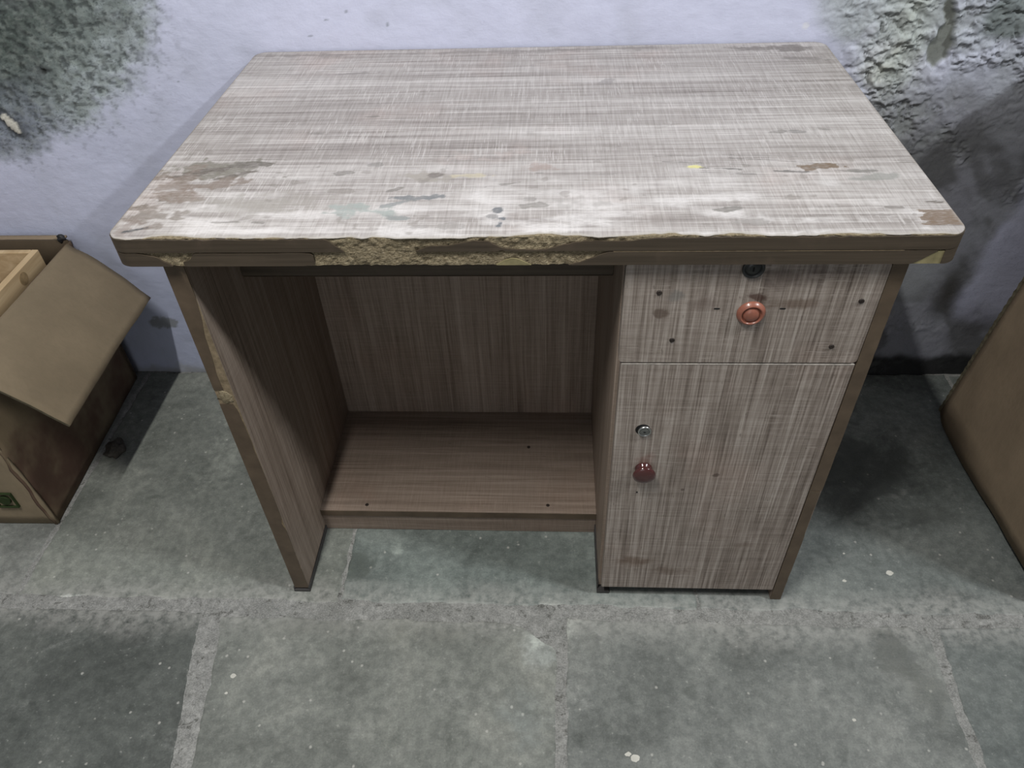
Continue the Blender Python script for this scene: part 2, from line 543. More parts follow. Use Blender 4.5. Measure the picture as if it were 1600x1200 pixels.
def build_back_wall():
    xs = np.concatenate([np.linspace(RX0, -1.0, 16)[:-1], np.arange(-1.0, .94, .0042), np.arange(.94, 1.46, .0021), np.linspace(1.47, RX1, 24)])
    zs = np.concatenate([np.arange(-.03, .42, .0040), np.arange(.42, .96, .0023), np.linspace(.97, RZ1, 40)])
    X, Z = np.meshgrid(xs, zs, indexing='ij')
    big = fbm(X, Z, 3.0, 4, 11)
    med = fbm(X, Z, 14, 4, 21)
    fin = fbm(X, Z, 70, 4, 31)
    vfin = fbm(X, Z, 170, 3, 41)
    c = np.zeros(X.shape + (3,)) + np.array((.60, .62, .775))
    c = c * (0.93 + .14 * big)[..., None]
    spk = np.zeros(X.shape) + .015
    h = (med - .5) * .003 + (fin - .5) * .0008
    # light falloff towards the floor, painted into the colour as a greyer tone
    c = mixc(c, (.32, .355, .475), sst(.74, .24, Z + (big - .5) * .3) * .72)
    # ---- mould patch, upper left
    e = np.sqrt(((X + .62) / .46) ** 2 + ((Z - 1.0) / .42) ** 2) + (big - .5) * .22 + (med - .5) * .16 + (fin - .5) * .10
    ring = sst(1.14, .98, e)
    c = mixc(c, (.34, .39, .385), ring * .85)
    c = mixc(c, (.215, .25, .24), sst(1.02, .86, e + (fin - .5) * .18) * .9)
    inner = sst(.95, .62, e + (med - .5) * .3)
    c = mixc(c, (.085, .105, .095), inner * .92)
    blu = ring * sst(.74, .62, Z + (med - .5) * .1) * sst(-.36, -.46, X)
    c = mixc(c, (.165, .18, .245), blu * .65)
    light = ring * sst(.50, .66, fbm(X, Z, 140, 3, 51)) * .30
    c = mixc(c, (.30, .33, .305), light)
    dk = ring * sst(.55, .70, fbm(X + .3 * Z, Z, 130, 3, 61) + inner * .04)
    c = mixc(c, (.030, .036, .036), dk * .68)
    dk2 = sst(1.3, .95, e) * sst(.62, .72, fbm(X + .4 * Z, Z * 1.3, 100, 3, 66))
    c = mixc(c, (.055, .06, .062), dk2 * .5)
    spk = spk + ring * .55
    h += ring * (fin - .5) * .004 - dk * .0012
    hole = np.hypot(X + .402, (Z - .722) * 1.0)
    c = mixc(c, (.02, .022, .02), sst(.0062, .0042, hole + (vfin - .5) * .003))
    h -= sst(.006, .003, hole) * .004
    # chip of plaster showing white, with dark halo
    dx, dz = X + .509, Z - .627
    a = math.radians(28)
    uu = dx * math.cos(a) - dz * -math.sin(a); vv = dx * -math.sin(a) * -1 + dz * math.cos(a)
    uu = dx * math.cos(a) + dz * math.sin(a); vv = -dx * math.sin(a) + dz * math.cos(a)
    d = np.hypot(uu / .0085, vv / .0225) + (fin - .5) * .5
    c = mixc(c, (.065, .07, .082), sst(2.1, 1.15, d) * .85)
    fl = sst(1.05, .95, d)
    c = mixc(c, (.56, .54, .48), fl)
    h += fl * .003
    # ---- flaking damp plaster, right
    xb = np.minimum(.935 - .55 * (Z - .814), 1.14)
    sR = (X - xb) + (big - .5) * .05 + (med - .5) * .05
    R = sst(-.01, .05, sR)
    deep = sst(.02, .16, sR)
    c = mixc(c, (.47, .485, .585), R * .75)
    # ochre / lichen green crumbly streak
    xc = 1.095 + np.where(Z < .70, (.70 - Z) * .35, 0) + (big - .5) * .06
    yb = np.exp(-((X - xc) / .055) ** 2) * sst(.50, .64, Z) * R
    c = mixc(c, (.48, .50, .37), np.clip(yb * (0.5 + 1.0 * (med - .25)), 0, 1) * .95)
    gr = R * sst(.46, .62, fbm(X, Z, 9, 4, 71)) * sst(.45, .6, Z)
    c = mixc(c, (.37, .41, .395), gr * .6)
    lav = R * sst(1.17, 1.21, X + (med - .5) * .05) * sst(.60, .66, Z + (med - .5) * .06)
    c = mixc(c, (.40, .42, .48), lav * .7)
    tr = R * np.exp(-(((X - 1.268) / .05) ** 2 + ((Z - .785) / .042) ** 2) * 1.0)
    c = mixc(c, (.125, .148, .138), np.clip(sst(.25, .6, tr + (med - .5) * .7), 0, 1) * .85)
    # damp band below
    lo = R * sst(.70, .56, Z + (X - 1.15) * -.35 + (med - .5) * .16)
    c = mixc(c, (.185, .187, .205), lo * .85)
    lo2 = R * sst(.48, .62, fbm(X * 1.0 + .6 * Z, Z * .8, 10, 4, 81)) * sst(.68, .55, Z)
    c = mixc(c, (.085, .085, .086), lo2 * .75)
    # paler clean paint far right and a grey pale patch near the desk
    cl = sst(1.375, 1.405, X + (med - .5) * .06 - (Z - .3) * .06) * sst(.55, .46, Z) * sst(.14, .22, Z + (med - .5) * .1)
    c = mixc(c, (.40, .41, .52), cl * .9)
    pp = np.exp(-(((X - 1.265) / .055) ** 2 + ((Z - .27) / .07) ** 2))
    c = mixc(c, (.29, .305, .325), np.clip(pp * 1.2 - (med - .5) * .8, 0, 1) * .8)
    dm = np.exp(-(((X - 1.355) / .035) ** 2 + ((Z - .235) / .10) ** 2))
    c = mixc(c, (.055, .053, .05), np.clip(dm * 1.3 + (med - .55) * 1.2, 0, 1) * dm)
    # black line at the floor, right: the dark of a gap, painted on
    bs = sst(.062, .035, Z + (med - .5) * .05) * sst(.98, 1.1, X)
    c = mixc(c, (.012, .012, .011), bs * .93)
    # lower left: small grey scab and dirty foot
    sc = np.hypot((X + .378) / .032, (Z - .150) / .018) + (fin - .5) * 1.0 + (med - .5) * .8
    c = mixc(c, (.20, .21, .215), sst(1.1, .85, sc) * .85)
    ft = sst(.03, .0, Z + (fin - .5) * .03) * sst(1.0, .9, X)
    c = mixc(c, (.27, .275, .27), ft * .7)
    for (sx, sz, sr) in [(-.325, .345, .008), (.13, .80, .006), (.17, .812, .004), (.235, .79, .004), (-.16, .70, .003), (.10, .775, .005)]:
        dd = np.hypot((X - sx) / sr, (Z - sz) / (sr * .5)) + (vfin - .5) * 1.6
        c = mixc(c, (.20, .22, .25), sst(1.1, .7, dd) * .7)
    wd = np.hypot((X - .935) / .006, (Z - .775) / .006)
    c = mixc(c, (.66, .67, .74), sst(1.1, .8, wd))
    # relief of the flaking
    amp = R * (.55 + .45 * sst(.45, .58, Z))
    wx = X + (fbm(X, Z, 45, 3, 301) - .5) * .030; wz = Z + (fbm(X, Z, 45, 3, 305) - .5) * .030
    f1 = fbm(wx, wz * 1.45, 52, 5, 91, .62)
    f2 = fbm(wx * .9 + .2 * wz, wz * 1.3, 21, 5, 95, .58)
    f3 = fbm(wx, wz * 1.2, 130, 4, 197, .6)
    plate = sst(.475, .50, f1) + 1.1 * sst(.53, .548, f2) + .8 * sst(.565, .59, f1)
    smooth_zone = sst(.46, .58, fbm(X, Z, 7, 3, 99)) * sst(.62, .54, Z) * sst(1.14, 1.20, X + (Z - .55) * -.25)
    amp = amp * (1 - .80 * smooth_zone) * (1 - .7 * cl)
    crumb = np.clip(yb * 1.4 + sst(.46, .60, fbm(X, Z, 9, 3, 103)) * .8, 0, 1)
    amp = amp * (.22 + .78 * crumb)
    h += amp * (plate * .0024 + (f1 - .5) * .004 + (f3 - .5) * .0075 * crumb + (f2 - .5) * .006)
    # paint gone between the plates: bare grey-green plaster
    bare = amp * sst(.50, .47, f1) * sst(.56, .53, f2)
    c = mixc(c, (.20, .215, .20), np.clip(bare, 0, 1) * .38)
    edge = np.maximum(np.exp(-((f1 - .47) / .010) ** 2), np.exp(-((f2 - .528) / .006) ** 2)) * amp
    c = mixc(c, (.085, .088, .082), np.clip(edge, 0, 1) * .50)
    spk = spk + R * .22
    # long gouge with a sharp right lip
    poly = [(1.158, .86), (1.163, .815), (1.171, .79), (1.187, .733), (1.181, .716), (1.166, .700), (1.150, .712), (1.146, .735), (1.153, .765), (1.160, .775), (1.150, .80), (1.15, .86)]
    wob = (fin - .5) * .012
    P = in_poly(X + wob, Z + (fbm(X, Z, 90, 3, 77) - .5) * .012, poly).astype(float)
    k = np.ones(3) / 3
    P = (P + np.roll(P, 1, 0) + np.roll(P, -1, 0) + np.roll(P, 1, 1) + np.roll(P, -1, 1)) / 5
    h = h * (1 - P) + P * (-.006 + (fin - .5) * .002)
    c = mixc(c, (.175, .185, .165), P * .95)
    c = np.clip(c, .004, .9)
    spk = np.clip(spk, 0, .6)
    Yv = YW - np.where(Z < .98, h, h * 0)
    # keep the plaster behind the desk's back edge
    V = np.stack([X, Yv, Z], -1).reshape(-1, 3)
    col = np.concatenate([c, spk[..., None]], -1).reshape(-1, 4)
    obj_np('wall_back', V, grid_faces(len(xs), len(zs)), WALL, colors=col, kind='structure')


build_back_wall()
box('wall_left', (RX0 - .1, RY0, -.03), (RX0, YW + .1, RZ1), LIMEWASH, kind='structure')
box('wall_right', (RX1, RY0, -.03), (RX1 + .1, YW + .1, RZ1), LIMEWASH, kind='structure')
box('wall_front', (RX0 - .1, RY0 - .1, -.03), (RX1 + .1, RY0, RZ1), LIMEWASH, kind='structure')
box('ceiling', (RX0 - .1, RY0 - .1, RZ1), (RX1 + .1, YW + .1, RZ1 + .1), CEIL, kind='structure')


def build_floor():
    xs = np.concatenate([np.linspace(RX0, -.75, 20)[:-1], np.arange(-.75, 1.5, .005), np.linspace(1.51, RX1, 20)])
    ys = np.concatenate([np.linspace(RY0, -.45, 30)[:-1], np.arange(-.45, YW + .03, .005)])
    X, Y = np.meshgrid(xs, ys, indexing='ij')
    h = (fbm(X, Y, 45, 4, 5) - .5) * .0034 + (fbm(X, Y, 12, 3, 8) - .5) * .0014
    dj = np.abs(Y + .024)
    for xa in (-1.07, -.470, .1325, .775, 1.43, 2.05):
        dj = np.where(Y > -.03, np.minimum(dj, np.abs(X - xa)), dj)
    for xb in (-.72, -.075, .535, 1.162, 1.785):
        dj = np.where(Y < -.02, np.minimum(dj, np.abs(X - xb) - .03), dj)
    near = sst(.062, .048, dj)
    Z = np.clip(-.0009 + h, -.0024, -.0001) * near + -.0045 * (1 - near)
    V = np.stack([X, Y, Z], -1).reshape(-1, 3)
    fl = obj_np('floor', V, grid_faces(len(xs), len(ys)), MORTAR, kind='structure')
    rng = np.random.RandomState(4)
    gap = .007

    def slab(poly, tone, seed):
        pts = []
        n = len(poly)
        for i in range(n):
            x0, y0 = poly[i]; x1, y1 = poly[(i + 1) % n]
            L = math.hypot(x1 - x0, y1 - y0); k = max(2, int(L / .012))
            for j in range(k):
                t = j / k
                x, y = x0 + (x1 - x0) * t, y0 + (y1 - y0) * t
                xa, ya = np.array([x]), np.array([y + seed])
                dx = (fbm(xa, ya, 18, 4, seed)[0] - .5) * .012 + (fbm(xa, ya, 80, 2, seed + 3)[0] - .5) * .004
                dy = (fbm(xa + 7, ya, 18, 4, seed + 9)[0] - .5) * .012 + (fbm(xa + 7, ya, 80, 2, seed + 13)[0] - .5) * .004
                pts.append((x + dx, y + dy))
        bm = bmesh.new()
        cx = sum(p[0] for p in pts) / len(pts); cy = sum(p[1] for p in pts) / len(pts)
        rings = []
        for (off, z) in ((0, -.02), (0, -.0026), (.0022, -.0007), (.0048, 0)):
            ring = []
            for i, p in enumerate(pts):
                q0 = pts[i - 1]; q1 = pts[(i + 1) % len(pts)]
                tx, ty = q1[0] - q0[0], q1[1] - q0[1]
                L = math.hypot(tx, ty) or 1
                ring.append(bm.verts.new((p[0] - ty / L * off, p[1] + tx / L * off, z)))
            rings.append(ring)
        for a, b in zip(rings, rings[1:]):
            for i in range(len(a)):
                j = (i + 1) % len(a)
                bm.faces.new((a[i], a[j], b[j], b[i]))
        ctr = bm.verts.new((cx, cy, 0))
        for i in range(len(pts)):
            bm.faces.new((rings[-1][i], rings[-1][(i + 1) % len(pts)], ctr))
        bm.faces.new(rings[0][::-1])
        o = obj_bm('stone_slab', bm, SLATE, fl)
        o.color = (*tone, 1)
        return o

    g = .006
    yb, yt = -.017, YW - .003
    xsA = [RX0 + .02, -1.07, -.470, .1325, .775, 1.43, 2.05, RX1 - .02]
    tonesA = [(1, 1, 1), (1.05, 1.02, .98), (1.02, 1.02, .93), (.88, .96, .92), (.82, .85, .83), (.9, .92, .88), (.9, .92, .88), (1, 1, 1)]
    for i in range(len(xsA) - 1):
        a, b = xsA[i] + .002, xsA[i + 1] - .002
        slab([(a, yb + .006), (b, yb + .004), (b, yt), (a, yt)], tonesA[i], 100 + i)
    # front row: wide mortar joints, a little out of square
    yb2 = -.64
    J = [(RX0 + .02, RX0 + .02, RX0 + .02, RX0 + .02), (-.72, -.72, -.71, -.71), (-.112, -.074, -.062, -.036), (.531, .545, .531, .540), (1.160, 1.173, 1.150, 1.160), (1.78, 1.79, 1.78, 1.79), (RX1 - .02,) * 4]
    tonesB = [(1, 1, 1), (.47, .48, .45), (1.02, 1.0, .93), (.92, .91, .88), (.62, .65, .64), (.9, .9, .9)]
    for i in range(len(J) - 1):
        ltop = J[i][1]; lbot = J[i][1] + (J[i][3] - J[i][1]) * 2.2
        rtop = J[i + 1][0]; rbot = J[i + 1][0] + (J[i + 1][2] - J[i + 1][0]) * 2.2
        if i == 3:
            poly = [(lbot, yb2), (rbot, yb2), (1.157, -.10), (1.155, -.055), (1.130, -.036), (ltop, -.036)]
        elif i == 2:
            poly = [(lbot, yb2), (rbot, yb2), (.524, -.095), (.47, -.055), (.42, -.042), (ltop, -.042)]
        else:
            poly = [(lbot, yb2), (rbot, yb2), (rtop, -.036), (ltop, -.036)]
        slab(poly, tonesB[i], 200 + i)
    # rows behind the camera
    for r, (y0, y1) in enumerate(((-1.26, -.66), (-1.88, -1.28), (-2.55, -1.90))):
        x = RX0 + .02
        while x < RX1 - .1:
            x2 = min(x + .61 + .04 * (r % 2), RX1 - .02)
            slab([(x + .01, y0), (x2, y0), (x2, y1), (x + .01, y1)], (.95, .95, .92), 300 + r * 20 + int(x * 10))
            x = x2

    spotm = simple('dried_paint', (.50, .49, .44), .8, .2, .1, 90)
    for (x, y, r, sd) in ((-.015, -.154, .0050, 1), (-.017, -.184, .0026, 2), (.635, -.262, .0045, 3), (.645, -.268, .0070, 4), (1.130, .070, .0062, 5), (1.045, .051, .0034, 6), (1.06, .11, .0022, 7), (.99, -.20, .003, 8)):
        pts = []
        for k in range(14):
            a = 2 * PI * k / 14
            rr = r * (.65 + .75 * fbm(np.array([math.cos(a) + sd * 3]), np.array([math.sin(a)]), 1.6, 2, 17)[0])
            pts.append((x + rr * math.cos(a), y + rr * math.sin(a) * .8, -.0005))
        bm = bmesh.new(); prism(bm, pts, (0, 0, .0009))
        obj_bm('paint_spot', bm, spotm, fl)


build_floor()

# ------------------------------------------------------------------ desk
W, D, H = .9695, .6085, .75
A1, A2, C1, C2 = .0501, .0752, .6009, .9221
FB = .0103
ZU = .7125                                    # underside of the top
DO = (0.485, 0.30, 0.0)
desk = thing('writing_desk', DO, 'worn wooden laminate desk with stained top, one drawer and one cupboard door', 'desk')


def P(name, bm, mat, parent=desk, **kw):
    return obj_bm(name, bm, mat, parent, DO, **kw)


def sub(name, bm, mat, parent, **kw):
    return obj_bm(name, bm, mat, parent, DO, **kw)


RC = .021


def outline(s):
    """front edge path: s = x on the straight, corners rounded, running on up both sides"""
    if s < RC:
        t = RC - s
        if t < RC * PI / 2:
            a = t / RC
            return (RC - RC * math.sin(a), RC - RC * math.cos(a)), (-math.sin(a), -math.cos(a))
        return (0, RC + t - RC * PI / 2), (-1, 0)
    if s > W - RC:
        t = s - (W - RC)
        if t < RC * PI / 2:
            a = t / RC
            return (W - RC + RC * math.sin(a), RC - RC * math.cos(a)), (math.sin(a), -math.cos(a))
        return (W, RC + t - RC * PI / 2), (1, 0)
    return (s, 0), (0, -1)


def board(name, z0, z1, seed, inset=0.0):
    """particle board: rounded rectangle with a crumbling front face"""
    L = (D - 2 * RC)
    s_vals = np.arange(RC - RC * PI / 2, W - RC + RC * PI / 2 + 1e-9, .002)
    path = []
    for s in s_vals:
        (x, y), n = outline(s); path.append((x, y, n[0], n[1], 1.0))
    for k in range(9):
        a = k / 8 * PI / 2
        path.append((W - RC + RC * math.cos(a), D - RC + RC * math.sin(a), math.cos(a), math.sin(a), 0))
    for k in range(9):
        a = k / 8 * PI / 2
        path.append((RC - RC * math.sin(a), D - RC + RC * math.cos(a), -math.sin(a), math.cos(a), 0))
    A = np.array(path)
    nz = 10
    zz = np.linspace(z0, z1, nz)
    Zg, I = np.meshgrid(zz, np.arange(len(A)), indexing='xy')
    Xg = A[I, 0]; Yg = A[I, 1]; NX = A[I, 2]; NY = A[I, 3]; rough = A[I, 4]
    d = ((fbm(Xg, Zg, 160, 3, seed) - .5) * .0045 + (fbm(Xg, Zg, 30, 2, seed + 5) - .62) * .003) * rough - .0012
    d = np.minimum(d, -.0004)
    Xg = Xg + NX * d; Yg = Yg + NY * d
    V = np.stack([Xg, Yg, Zg], -1)
    n = len(A)
    V = V.reshape(-1, 3)
    idx = np.arange(n * nz).reshape(n, nz)
    nxt = np.roll(idx, -1, 0)
    F = np.stack([idx[:, :-1], nxt[:, :-1], nxt[:, 1:], idx[:, 1:]], -1).reshape(-1, 4)
    bm = bmesh.new()
    vs = [bm.verts.new(v) for v in V]
    for f in F: bm.faces.new([vs[i] for i in f])
    bm.faces.new([vs[i] for i in idx[:, -1]])
    bm.faces.new([vs[i] for i in idx[::-1, 0]])
    return P(name, bm, CHIP)


upper = board('upper_board', .7314, .7492, 3)
lower = board('lower_board', .7125, .7308, 9)


def band(name, parent, prof, z0, z1, mat, th=.0011, jag=.0006, seed=0):
    """tape strip: prof = [(s, low fraction, high fraction)] along the front edge"""
    ss = [p[0] for p in prof]
    n = max(3, int((ss[-1] - ss[0]) / .0022))
    s = np.linspace(ss[0], ss[-1], n)
    lo = np.interp(s, ss, [p[1] for p in prof]); hi = np.interp(s, ss, [p[2] for p in prof])
    j1 = (fbm(s, s * 0 + seed, 160, 3, 14) - .5) * 2 * jag; j2 = (fbm(s, s * 0 + seed + 9, 120, 3, 15) - .5) * 2 * jag
    zl = z0 + lo * (z1 - z0) + np.where(lo > .02, j1 * 2, 0)
    zh = z0 + hi * (z1 - z0) + np.where(hi < .98, j2 * 2, np.minimum(j2, 0))
    zh = np.maximum(zh, zl + .0003)
    bm = bmesh.new()
    rows = []
    for i in range(n):
        (x, y), nn = outline(s[i])
        a = (x + nn[0] * th, y + nn[1] * th); b = (x - nn[0] * .0010, y - nn[1] * .0010)
        rows.append([bm.verts.new((b[0], b[1], zl[i])), bm.verts.new((a[0], a[1], zl[i])),
                     bm.verts.new((a[0], a[1], zh[i])), bm.verts.new((b[0], b[1], zh[i]))])
    for r0, r1 in zip(rows, rows[1:]):
        for k in range(4):
            bm.faces.new((r0[k], r1[k], r1[(k + 1) % 4], r0[(k + 1) % 4]))
    bm.faces.new(rows[0]); bm.faces.new(rows[-1][::-1])
    return sub(name, bm, mat, parent)


SB = -(D - RC * 2) + .012
SE = W + (D - RC * 2) - .012
band('edge_tape', upper, [(SB, 0, 1), (.02, 0, 1), (.05, 0, .97), (.15, 0, .96), (.256, 0, .97), (.262, 0, .80), (.270, 0, .35), (.277, 0, .02)], .7317, .7488, TAPE, seed=1)
band('edge_tape', upper, [(.360, 0, .02), (.368, 0, .25), (.380, 0, .42), (.395, 0, .38), (.410, 0, .60), (.428, 0, .78), (.445, 0, .74), (.452, 0, .5), (.460, .05, .25), (.475, 0, .10), (.492, 0, .08), (.512, 0, .16), (.530, 0, .50), (.552, 0, .76), (.58, 0, .74), (.60, 0, .70), (.615, 0, .84), (.64, 0, .93), (.70, 0, .96), (.80, 0, .95), (.9, 0, .97), (.96, 0, .99), (SE, 0, 1)], .7317, .7488, TAPE, seed=2)
band('edge_tape', lower, [(SB, 0, 1), (.0, 0, 1), (.030, 0, 1), (.047, 0, .78), (.055, 0, .66), (.060, 0, .36), (.066, 0, .22), (.069, 0, .02)], .7128, .7306, TAPE, seed=3)
band('edge_tape', lower, [(.0835, .03, .35), (.092, .0, .50), (.100, .0, .95), (.108, 0, 1), (.150, 0, .99), (.225, 0, 1), (.237, .05, .93), (.240, .2, .75)], .7128, .7306, TAPE, seed=4)
band('edge_tape', lower, [(.535, 0, .04), (.548, 0, .22), (.560, 0, .45), (.572, 0, .85), (.580, 0, 1), (.75, 0, 1), (.917, 0, 1), (.930, .45, 1), (.941, .92, 1)], .7128, .7306, TAPE, seed=5)
band('edge_tape', lower, [(.949, .02, .96), (.955, 0, 1), (SE, 0, 1)], .7128, .7306, TAPE, seed=6)
for sa, sb in ((.585, .905),):
    band('worn_seam', lower, [(sa, 0, 1), (sb, 0, 1)],   .7304, .7307, CORE, th=.00115, jag=.0001, seed=11)
band('glue_patch', lower, [(.915, .0, .02), (.93, 0, .42), (.942, 0, .9), (.950, 0, .96)], .7128, .7306, GLUE, th=.0004, seed=7)
band('glue_patch', lower, [(.452, .0, .04), (.462, 0, .38), (.470, 0, .50), (.482, 0, .35), (.492, 0, .03)], .7128, .7306, GLUE, th=.0006, seed=8)


# laminate sheet on top with chipped front lip and its stains
def build_laminate():
    st = .0018
    nx = int(W / st) + 1; ny = int(D / st) + 1
    u = np.linspace(0, W, nx); v = np.linspace(0, D, ny)
    X, Y = np.meshgrid(u, v, indexing='ij')
    # round the corners by pulling the corner squares onto quarter discs
    for cx, sx in ((RC, -1), (W - RC, 1)):
        for cy, sy in ((RC, -1), (D - RC, 1)):
            dx = (X - cx) * sx; dy = (Y - cy) * sy
            mk = (dx > 0) & (dy > 0)
            mx = np.maximum(dx, dy); rr = np.hypot(dx, dy); rr[rr == 0] = 1
            X = np.where(mk, cx + sx * dx / rr * mx, X)
            Y = np.where(mk, cy + sy * dy / rr * mx, Y)
    # jagged front edge
    jag = (fbm(u, u * 0, 70, 4, 33) - .42) * .006 + np.maximum(fbm(u, u * 0 + 3, 14, 3, 35) - .52, 0) * .022
    jag += .004 * np.exp(-((u - .651) / .008) ** 2)
    jag = np.clip(jag, -.0010, .008) - .0006
    jag *= sst(.0, .03, u) * sst(W, W - .03, u)
    X = X; Y = Y + jag[:, None] * sst(.02, 0, Y)
    fr = fbm(X, Y, 40, 4, 3)
    fm = fbm(X, Y, 120, 3, 6)
    fx = fbm(X * .35, Y * 1.6, 60, 4, 12)
    C = np.zeros(X.shape + (3,)); A = np.zeros(X.shape)

    def lay(m, col):
        nonlocal C, A
        m = np.clip(m, 0, 1)
        na = m + A * (1 - m)
        C = np.where(na[..., None] > 1e-4, (np.array(col) * m[..., None] + C * (A * (1 - m))[..., None]) / np.maximum(na, 1e-4)[..., None], C)
        A = na

    def blot(x, y, rx, ry, col, al=.7, rg=.9, ang=0, soft=.25, rg2=.5):
        a = math.radians(ang)
        dx, dy = X - x, Y - y
        p = (dx * math.cos(a) + dy * math.sin(a)) / rx; q = (-dx * math.sin(a) + dy * math.cos(a)) / ry
        d = np.hypot(p, q) + (fr - .5) * rg * 2 + (fm - .5) * rg2 * 2.6 + (fx - .5) * rg * 1.5
        lay(sst(1, 1 - soft, d) * min(1, al * 1.25), tuple(k * .82 for k in col) if col[0] < .4 else col)

    gy, br, dkk = (.20, .185, .165), (.215, .15, .12), (.09, .085, .08)
    # big worn stain, left
    blot(.083, .165, .075, .035, (.225, .21, .175), .8, .8, 8, .4)
    blot(.055, .158, .050, .010, (.12, .10, .082), .7, 1.0, 18)
    blot(.10, .150, .05, .006, (.13, .11, .09), .65, 1.2, 25)
    blot(.030, .085, .03, .006, (.13, .105, .085), .6, 1.2, 35)
    blot(.118, .182, .032, .010, (.14, .125, .105), .6, .9, 0)
    blot(.040, .120, .040, .045, (.24, .19, .155), .6, 1.3, 40, .5)
    blot(.090, .130, .045, .014, (.22, .17, .135), .6, 1.2, 20)
    blot(.030, .065, .035, .035, (.22, .185, .155), .65, 1.4, 30, .5)
    blot(.015, .022, .020, .020, (.25, .20, .175), .5, 1.3, 30, .6)
    blot(.026, .018, .012, .0035, (.10, .10, .10), .85, .5, 20)
    blot(.060, .10, .03, .02, (.26, .205, .17), .5, 1.4, 10, .5)
    blot(.14, .075, .07, .03, (.33, .31, .275), .45, 1.0, 0, .7)
    blot(.13, .035, .045, .005, gy, .6, 1.0, 0)
    blot(.19, .09, .05, .03, (.36, .335, .30), .4, 1.2, 0, .7)
    # centre
    blot(.352, .140, .030, .019, (.38, .35, .31), .75, .6, 0, .4)
    blot(.367, .146, .009, .008, (.21, .185, .165), .8, .6, 0)
    blot(.322, .112, .014, .004, gy, .7, .9, 25)
    blot(.355, .090, .036, .0075, (.20, .21, .215), .85, .5, 6)
    blot(.322, .074, .022, .005, (.25, .265, .265), .7, 1.0, 25)
    blot(.295, .058, .035, .014, (.36, .40, .375), .75, 1.2, 0, .5)
    blot(.335, .042, .014, .006, (.28, .30, .29), .85, .5, -10)
    blot(.240, .155, .016, .006, gy, .6, .8, 0)
    blot(.290, .180, .010, .008, (.24, .23, .215), .55, 1.0, 0)
    blot(.415, .145, .018, .006, (.47, .42, .30), .6, .7, 0)
    blot(.395, .025, .04, .006, (.33, .31, .29), .5, 1.1, 0)
    blot(.452, .058, .0065, .0055, (.17, .18, .19), .85, .5, 0)
    blot(.457, .030, .0055, .013, (.15, .165, .18), .9, .7, -20)
    blot(.445, .045, .006, .004, (.2, .2, .2), .6, .9, 0)
    blot(.495, .070, .022, .006, (.26, .245, .22), .65, .9, 10)
    blot(.485, .085, .010, .006, (.30, .28, .26), .6, .9, 0)
    blot(.498, .164, .032, .011, (.36, .285, .25), .6, .8, 0, .6)
    blot(.505, .150, .022, .0035, gy, .6, .9, 5)
    blot(.47, .125, .022, .004, gy, .6, .9, 15)
    blot(.54, .075, .03, .016, (.36, .34, .32), .45, 1.1, 0, .7)
    blot(.447, .305, .014, .006, (.31, .285, .265), .6, .8, 12)
    blot(.435, .20, .07, .02, (.46, .39, .36), .35, 1.0, 0, .8)
    # long scratches, right
    for (x0, y0, x1, y1, wd, al) in [(.655, .178, .705, .173, .0011, .75), (.648, .193, .67, .194, .001, .6), (.665, .195, .705, .193, .0009, .6),
                                     (.735, .195, .83, .188, .0009, .6), (.742, .187, .855, .168, .0010, .75), (.74, .170, .80, .161, .0009, .7),
                                     (.80, .162, .84, .157, .0009, .7), (.83, .160, .862, .158, .0009, .7), (.70, .148, .74, .143, .0009, .6),
                                     (.79, .150, .845, .145, .0012, .7), (.865, .150, .905, .143, .0011, .6), (.62, .140, .66, .136, .0008, .5), (.53, .148, .60, .146, .0008, .4)]:
        L = math.hypot(x1 - x0, y1 - y0); tx, ty = (x1 - x0) / L, (y1 - y0) / L
        p = (X - x0) * tx + (Y - y0) * ty; q = -(X - x0) * ty + (Y - y0) * tx + (fr - .5) * .003
        lay(sst(wd * 1.6, wd * .5, np.abs(q)) * (p > 0) * (p < L) * al, (.11, .10, .09))
    blot(.693, .163, .014, .005, (.62, .58, .24), .85, .6, 0)
    blot(.735, .157, .035, .0036, (.19, .18, .165), .75, .7, -6)
    blot(.752, .143, .020, .003, (.22, .205, .19), .6, .8, -4)
    blot(.805, .148, .022, .003, (.16, .15, .14), .7, .7, -5)
    blot(.851, .161, .025, .0085, (.20, .145, .098), 1.0, .75, 0, .10, .5)
    blot(.898, .148, .020, .004, (.22, .21, .19), .7, .8, 0)
    blot(.915, .132, .032, .010, (.30, .30, .275), .65, 1.0, 10, .5)
    blot(.720, .057, .019, .0055, (.24, .225, .205), .75, .6, 8)
    blot(.735, .030, .030, .006, (.34, .32, .30), .6, 1.1, 0)
    blot(.905, .058, .012, .0035, (.22, .20, .18), .7, .7, 0)
    blot(.895, .042, .026, .0035, (.29, .265, .245), .6, .9, 0)
    blot(.820, .262, .014, .006, gy, .55, .9, 0)
    blot(.845, .262, .018, .006, (.2, .19, .18), .6, 1.0, 0)
    blot(.83, .205, .03, .012, (.32, .30, .275), .4, 1.0, 0, .7)
    blot(.955, .070, .012, .0025, (.16, .14, .12), .8, .6, 0)
    blot(.88, .27, .010, .003, gy, .5, .8, -25)
    blot(.96, .17, .012, .002, gy, .5, .9, 0)
    # torn laminate, front right corner
    tears = (fbm(X * .12, Y, 160, 2, 44) - .5)
    d = (np.abs(X - .952) / .030 + tears * 1.3); dv = np.abs(Y - .036) / .017
    lay(sst(1.02, .98, np.maximum(d, dv + (fm - .5) * .3)) * .95, (.165, .118, .082))
    # far part: faint marks
    blot(.19, .50, .03, .004, (.24, .22, .205), .55, .9, 5)
    blot(.255, .33, .010, .003, gy, .6, .8, 0)
    blot(.19, .275, .014, .003, gy, .55, .9, 0)
